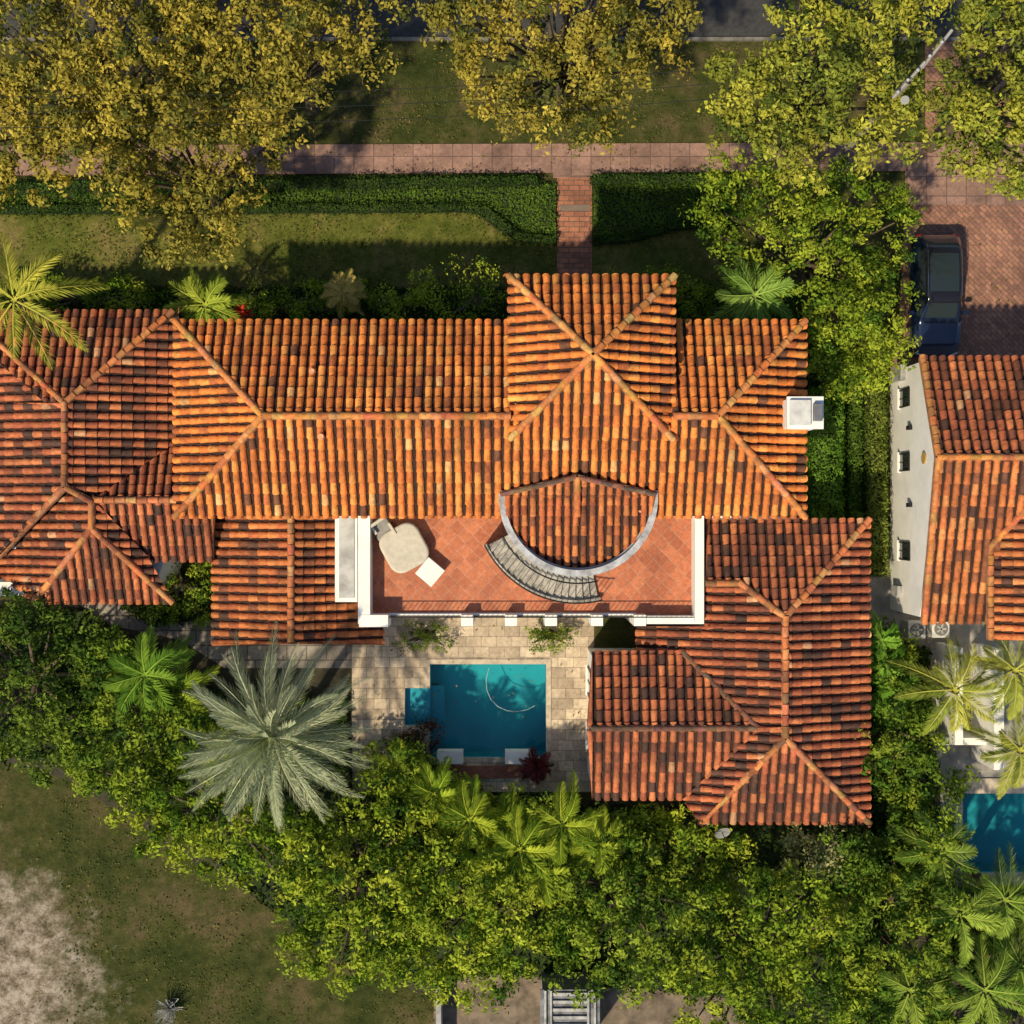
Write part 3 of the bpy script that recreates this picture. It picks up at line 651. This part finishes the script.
tree('mahogany_tree',[(715,180),(850,165),(895,205),(895,300),(885,350),(865,380),(820,370),(800,300),(720,260),(705,215)],4.5,(17,27),24,BG,leaf=.085)
tree('mahogany_tree',[(830,300),(890,280),(900,330),(880,385),(830,380),(812,350)],4.0,(14,22),21,BG,leaf=.08)
tree('ficus_tree',[(-50,600),(30,605),(95,640),(110,700),(60,760),(-50,755)],3.6,(18,30),29,DG)
tree('ficus_tree',[(60,700),(110,650),(180,690),(200,760),(150,800),(90,775)],3.6,(16,28),26,MG)
tree('mango_tree',[(80,760),(200,770),(260,820),(330,840),(320,890),(200,870),(130,830)],3.8,(15,27),24,BG)
tree('mango_tree',[(290,830),(390,790),(430,820),(430,900),(400,960),(330,975),(290,950),(300,890)],4.0,(16,28),25,BG)
tree('ficus_tree',[(360,770),(400,745),(470,790),(450,830),(390,820)],1.8,(14,20),20,MG)
tree('mango_tree',[(420,840),(500,880),(560,860),(580,930),(520,975),(420,990),(380,960),(410,900)],3.8,(16,28),25,BG)
tree('ficus_tree',[(450,790),(600,815),(640,815),(640,860),(560,860),(480,830)],1.9,(14,20),21,MG)
tree('ficus_tree',[(560,850),(640,830),(690,870),(700,950),(640,975),(590,985),(550,960)],4.0,(16,27),25,MG)
tree('laurel_tree',[(640,820),(700,815),(740,835),(740,880),(680,890),(640,860)],2.6,(13,19),20,BG)
tree('mango_tree',[(715,880),(780,860),(850,890),(850,990),(790,1060),(700,1050),(690,960)],4.4,(17,30),26,BG)
tree('laurel_tree',[(775,830),(845,830),(850,870),(790,880)],2.9,(12,18),17,[(.26,.28,.11),(.45,.44,.2),(.16,.19,.07)],leaf=.08)
tree('ficus_tree',[(850,850),(940,820),(950,900),(930,1060),(830,1060),(850,960)],3.8,(18,28),27,MG)
tree('mango_tree',[(880,640),(915,650),(920,720),(955,780),(945,820),(890,850),(872,780)],2.6,(12,22),21,MG)
tree('ficus_tree',[(930,910),(1060,900),(1060,1060),(930,1060)],2.4,(16,24),27,DG)
tree('ficus_tree',[(150,560),(212,560),(212,610),(150,618)],1.4,(12,18),19,MG,leaf=.07)
tree('shrub',[(-20,285),(160,288),(160,306),(-20,306)],1.2,(10,16),16,BG,leaf=.07,jz=.3,dome=.2)
tree('shrub',[(250,292),(335,286),(335,312),(250,312)],1.3,(10,16),16,BG,leaf=.07,jz=.3,dome=.2)
tree('shrub',[(352,288),(425,286),(430,312),(352,312)],1.7,(12,18),18,BG,leaf=.08,jz=.3,dome=.2)
tree('shrub',[(455,278),(500,270),(505,310),(450,314)],2.6,(14,20),19,BG,leaf=.06,jz=.2,dome=.4)
tree('shrub',[(622,272),(690,270),(700,310),(620,312)],2.4,(14,20),19,BG,leaf=.06,jz=.3,dome=.4)
tree('shrub',[(700,285),(800,290),(800,312),(700,312)],1.4,(12,18),19,MG,leaf=.07,jz=.3,dome=.2)
for x,y,n_,pl_ in ((424,637,'potted_shrub',MG),(548,637,'potted_shrub',MG)):
    tree(n_,[(x-20,y-10),(x+20,y-10),(x+20,y+10),(x-20,y+10)],.7,(7,11),10,pl_,leaf=.045,clump=.2,jz=.15,dome=.1,nl=35)
tree('shrub',[(395,728),(428,730),(425,748),(398,748)],1.0,(9,13),13,[(.05,.035,.02),(.16,.06,.035),(.07,.09,.03)],leaf=.07,jz=.2)
HG=[(.055,.12,.018),(.14,.23,.032)]; HB=[(.03,.07,.015),(.08,.14,.025)]
patch('boxwood_hedge',[(-60,183),(535,175),(540,183),(-60,193)],.6,HB,.05,420)
patch('boxwood_hedge',[(-60,204),(468,203),(485,206),(500,216),(520,232),(556,236),(556,242),(518,240),(494,224),(478,212),(468,210),(-60,212)],.45,HB,.05,420)
patch('groundcover_bed',[(-60,193),(540,184),(556,184),(556,234),(522,231),(502,214),(486,204),(468,202),(-60,203)],.25,HG,.055,400)
patch('groundcover_bed',[(594,182),(735,182),(735,218),(672,222),(640,232),(594,238)],.25,HG,.055,400)
patch('boxwood_hedge',[(592,174),(735,174),(735,182),(592,182)],.5,HB,.05,420)
patch('boxwood_hedge',[(594,238),(640,232),(672,222),(735,218),(735,224),(672,229),(640,239),(594,244)],.4,HB,.05,420)
patch('boxwood_hedge',[(812,390),(843,385),(843,522),(812,522)],1.3,[(.08,.18,.02),(.17,.3,.04)],.06,400)
patch('boxwood_hedge',[(850,385),(862,385),(862,522),(850,522)],.7,HG,.06,400)
patch('boxwood_hedge',[(870,385),(886,382),(888,575),(872,575)],1.1,[(.13,.18,.03),(.24,.28,.055)],.06,400)
UC=[(.025,.05,.013),(.08,.13,.025)]
patch('groundcover_bed',[(-60,610),(80,612),(200,690),(345,700),(350,795),(620,810),(900,820),(900,1060),(770,1060),(730,1000),(500,975),(420,985),(330,960),(200,850),(70,770),(-60,740)],.5,UC,.11,70,.5)
patch('groundcover_bed',[(-60,288),(555,288),(555,335),(-60,335)],.35,UC,.08,160,.4)
patch('groundcover_bed',[(594,288),(830,288),(870,380),(810,395),(805,335),(594,335)],.35,UC,.08,160,.4)
patch('groundcover_bed',[(872,640),(930,650),(935,900),(900,900),(872,830)],.5,UC,.1,110,.4)
patch('groundcover_bed',[(120,608),(215,560),(215,620),(150,625)],.4,UC,.07,200,.4)
def palm(name,px,py,z,Rr,nf,c1,c2,nl=38,ll=.75,lw=.05,elev=(-.25,.9),droop=.75,fwd=.75):
    bx,by,_=P(px,py,z); V=[];C_=[]
    for i in range(nf):
        az=i*2.39996+R.uniform(-.2,.2); k=(i+.5)/nf; el=elev[0]+(elev[1]-elev[0])*(1-k)+R.uniform(-.1,.1)
        Lf=Rr*R.uniform(.82,1.08); bend=R.uniform(-.3,.3)
        base=np.array(c1)+(np.array(c2)-np.array(c1))*R.random(); base=base*R.uniform(.8,1.15)
        def pt(t):
            h=Lf*t*math.cos(el)*(1-.12*t*max(0,el)); zz=z+Lf*(math.sin(el)*t-droop*.6*t*t*(.6+.4*math.cos(el)))
            a=az+bend*t*t*.6
            return np.array([bx+h*math.cos(a),by+h*math.sin(a),zz])
        for t in np.linspace(.12,1,nl):
            p=pt(t); q=pt(min(t+.02,1.02)); fw=q-p; fw/=np.linalg.norm(fw)+1e-9; sd=np.cross(fw,[0,0,1]); sd/=np.linalg.norm(sd)+1e-9; up=np.cross(sd,fw)
            l=ll*(math.sin(math.pi*min(1,(t*.86+.12)))**.7)*R.uniform(.75,1.12)
            for sg in(-1,1):
                dr=sd*sg*.8+fw*(fwd+.5*t)+up*R.uniform(-.2,.55); dr/=np.linalg.norm(dr)
                tip=p+dr*l-np.array([0,0,l*.22]); wv=fw*lw*.5+up*lw*.25*sg; mid=p+dr*l*.45
                V+= [p-wv,mid-wv*1.2,tip,mid+wv*1.2]; C_+= [base*R.uniform(.7,1.25)]*4
        for t in np.linspace(0,.95,9):
            a,b_=pt(t),pt(min(1,t+.12)); fw=b_-a; fw/=np.linalg.norm(fw); sd=np.cross(fw,[0,0,1]); sd/=np.linalg.norm(sd)+1e-9; w=.028*(1.1-t)
            V+=[a-sd*w,b_-sd*w,b_+sd*w,a+sd*w]; C_+=[np.array(c2)*1.05]*4
    v,f=tube([(bx+.2,by-.1,-.05),(bx+.08,by,z*.5),(bx,by,z+.1)],[.22,.17,.15],10)
    total[0]+=len(V)//4
    return quadmesh(name,np.array(V),np.array(C_),(np.array(v),f))
palm('silver_date_palm',272,738,6.0,3.9,90,(.25,.30,.19),(.50,.54,.37),42,.6,.045,(-.4,1.35),.45,fwd=1.3)
G1,G2=(.15,.26,.025),(.42,.5,.05)
palm('areca_palm',145,675,3.8,2.2,18,(.08,.2,.025),(.25,.4,.05),34,.55,.06)
palm('areca_palm',175,695,3.2,1.9,14,(.18,.29,.03),(.36,.46,.05),30,.5,.06)
palm('coconut_palm',14,300,7.2,2.9,11,(.26,.30,.04),(.52,.50,.08),42,.6,.05,(-.2,.8),.8)
palm('areca_palm',205,305,2.6,1.8,13,(.18,.28,.035),(.42,.48,.07),30,.5,.055)
palm('coconut_palm',755,295,4.8,1.9,13,(.16,.3,.05),(.34,.48,.1),30,.5,.055)
palm('cycad_palm',343,292,2.8,1.0,20,(.45,.36,.09),(.6,.48,.16),20,.3,.05)
for px,py,zz,rr in ((470,820,3.6,1.8),(520,850,3.9,2.2),(562,825,3.6,1.9),(485,868,3.4,1.9),(435,795,2.8,1.4),(600,845,3.4,1.7),(400,770,2.4,1.3),(215,745,3.0,1.4),(545,872,3.6,1.6),(505,825,3.2,1.5)):
    palm('areca_palm',px,py,zz,rr*R.uniform(.85,1.05),14,G1,G2,32,.48,.055,(-.3,.9),R.uniform(.6,.9))
Y1,Y2=(.22,.28,.045),(.5,.5,.09); Q1,Q2=(.11,.21,.03),(.32,.42,.07)
for px,py,zz,rr,a,b_ in ((955,690,4.6,2.2,Y1,Y2),(1015,670,4.4,2.2,Y1,Y2),(1020,750,4.0,2.0,Y1,Y2),(940,850,3.8,1.8,Q1,Q2),(960,915,4.0,2.2,Q1,Q2),(1005,900,4.0,2.0,Q1,Q2),(910,990,4.0,2.2,Q1,Q2),(985,990,4.2,2.4,Q1,Q2),(920,905,3.4,1.6,Q1,Q2),(1020,965,3.6,1.9,Q1,Q2)):
    palm('areca_palm',px,py,zz,rr,12,a,b_,38,.5,.052,(-.3,.8),R.uniform(.65,.9))
for px,py in ((886,665),(898,690),(884,710),(882,640)): palm('traveller_palm',px,py,2.4,1.1,9,(.12,.28,.03),(.24,.42,.06),14,.35,.12)
palm('red_cordyline',537,766,.9,.8,22,(.08,.02,.03),(.18,.04,.05),14,.25,.06,(-.1,1.2),.5)
palm('red_bromeliad',241,313,2.2,.5,14,(.4,.03,.02),(.55,.06,.03),8,.15,.06,(0,1.2),.5)
def scatter(name,regs,pal,size,zz):
    C_=[]
    for (a,b_,c,d,n) in regs:
        x=R.uniform(a,b_,n);y=R.uniform(c,d,n); cl=np.sin(x*.06+np.sin(y*.05)*2)*np.cos(y*.08+x*.03); k=(cl+R.normal(size=n)*.5)>.1; x,y=x[k],y[k]
        C_.append(np.column_stack([(x-512)*S,(512-y)*S,np.full(len(x),zz)+R.random(len(x))*.02]))
    C_=np.vstack(C_); n=len(C_); nn=R.normal(size=(n,3))*.3; nn[:,2]+=1; pal=np.array(pal); col=pal[R.integers(len(pal),size=n)]*R.uniform(.7,1.2,(n,1))
    V,c=leafquads(C_,nn,size*R.uniform(.5,1.3,n),col); quadmesh(name,V,c)
scatter('fallen_leaves',[(0,560,205,285,900),(300,740,45,170,1100),(350,590,625,790,260),(592,735,215,280,150),(905,1024,210,350,300),(0,300,770,1024,500)],[(.25,.16,.06),(.35,.27,.08),(.14,.09,.04),(.2,.2,.05)],.05,.075)
scatter('grass_tufts',[(0,560,208,290,6000),(300,740,45,140,5000),(592,735,215,285,1200),(60,440,780,1024,7000)],[(.05,.075,.018),(.08,.11,.027),(.13,.13,.045)],.055,.03)
ev=[];ef=[]
b0=P(170,1008,0)
for i in range(70):
    az=R.uniform(0,6.28);el=R.uniform(.5,1.4);l=R.uniform(.4,.9)
    e1=(b0[0]+l*math.cos(az)*math.cos(el),b0[1]+l*math.sin(az)*math.cos(el),l*math.sin(el)); v,f=tube([(b0[0],b0[1],0),e1,(e1[0]+R.uniform(-.2,.2),e1[1]+R.uniform(-.2,.2),e1[2]+.3)],[.02,.014,.006],4); o=len(ev); ev+=v; ef+=[tuple(i_+o for i_ in q) for q in f]
mesh('bare_shrub',ev,ef,plain('pale_bark',(.6,.58,.54),.9))
print('LEAVES',total[0])
# ------------------------------------------------------------ light, world, camera
EL,AZ=50,36
w=bpy.data.worlds.new('World'); scene.world=w; w.use_nodes=True; nt=w.node_tree; bg=nt.nodes['Background']
sk=nt.nodes.new('ShaderNodeTexSky'); sk.sky_type='NISHITA'; sk.sun_disc=False; sk.sun_elevation=math.radians(EL); sk.sun_rotation=math.radians(180+AZ)
nt.links.new(sk.outputs[0],bg.inputs[0]); bg.inputs[1].default_value=.12
sl=bpy.data.lights.new('sun','SUN'); sl.energy=4.9; sl.angle=math.radians(1.5); sl.color=(1,.85,.58)
so=link(bpy.data.objects.new('sun',sl)); so.rotation_euler=(math.radians(90-EL),0,math.radians(-AZ))
cd=bpy.data.cameras.new('camera'); cd.sensor_width=36; cd.lens=36*H/41.5; cd.clip_end=1000; co=link(bpy.data.objects.new('camera',cd)); co.location=(0,0,H); scene.camera=co
scene.view_settings.view_transform='Standard'; scene.view_settings.look='None'; scene.view_settings.exposure=0
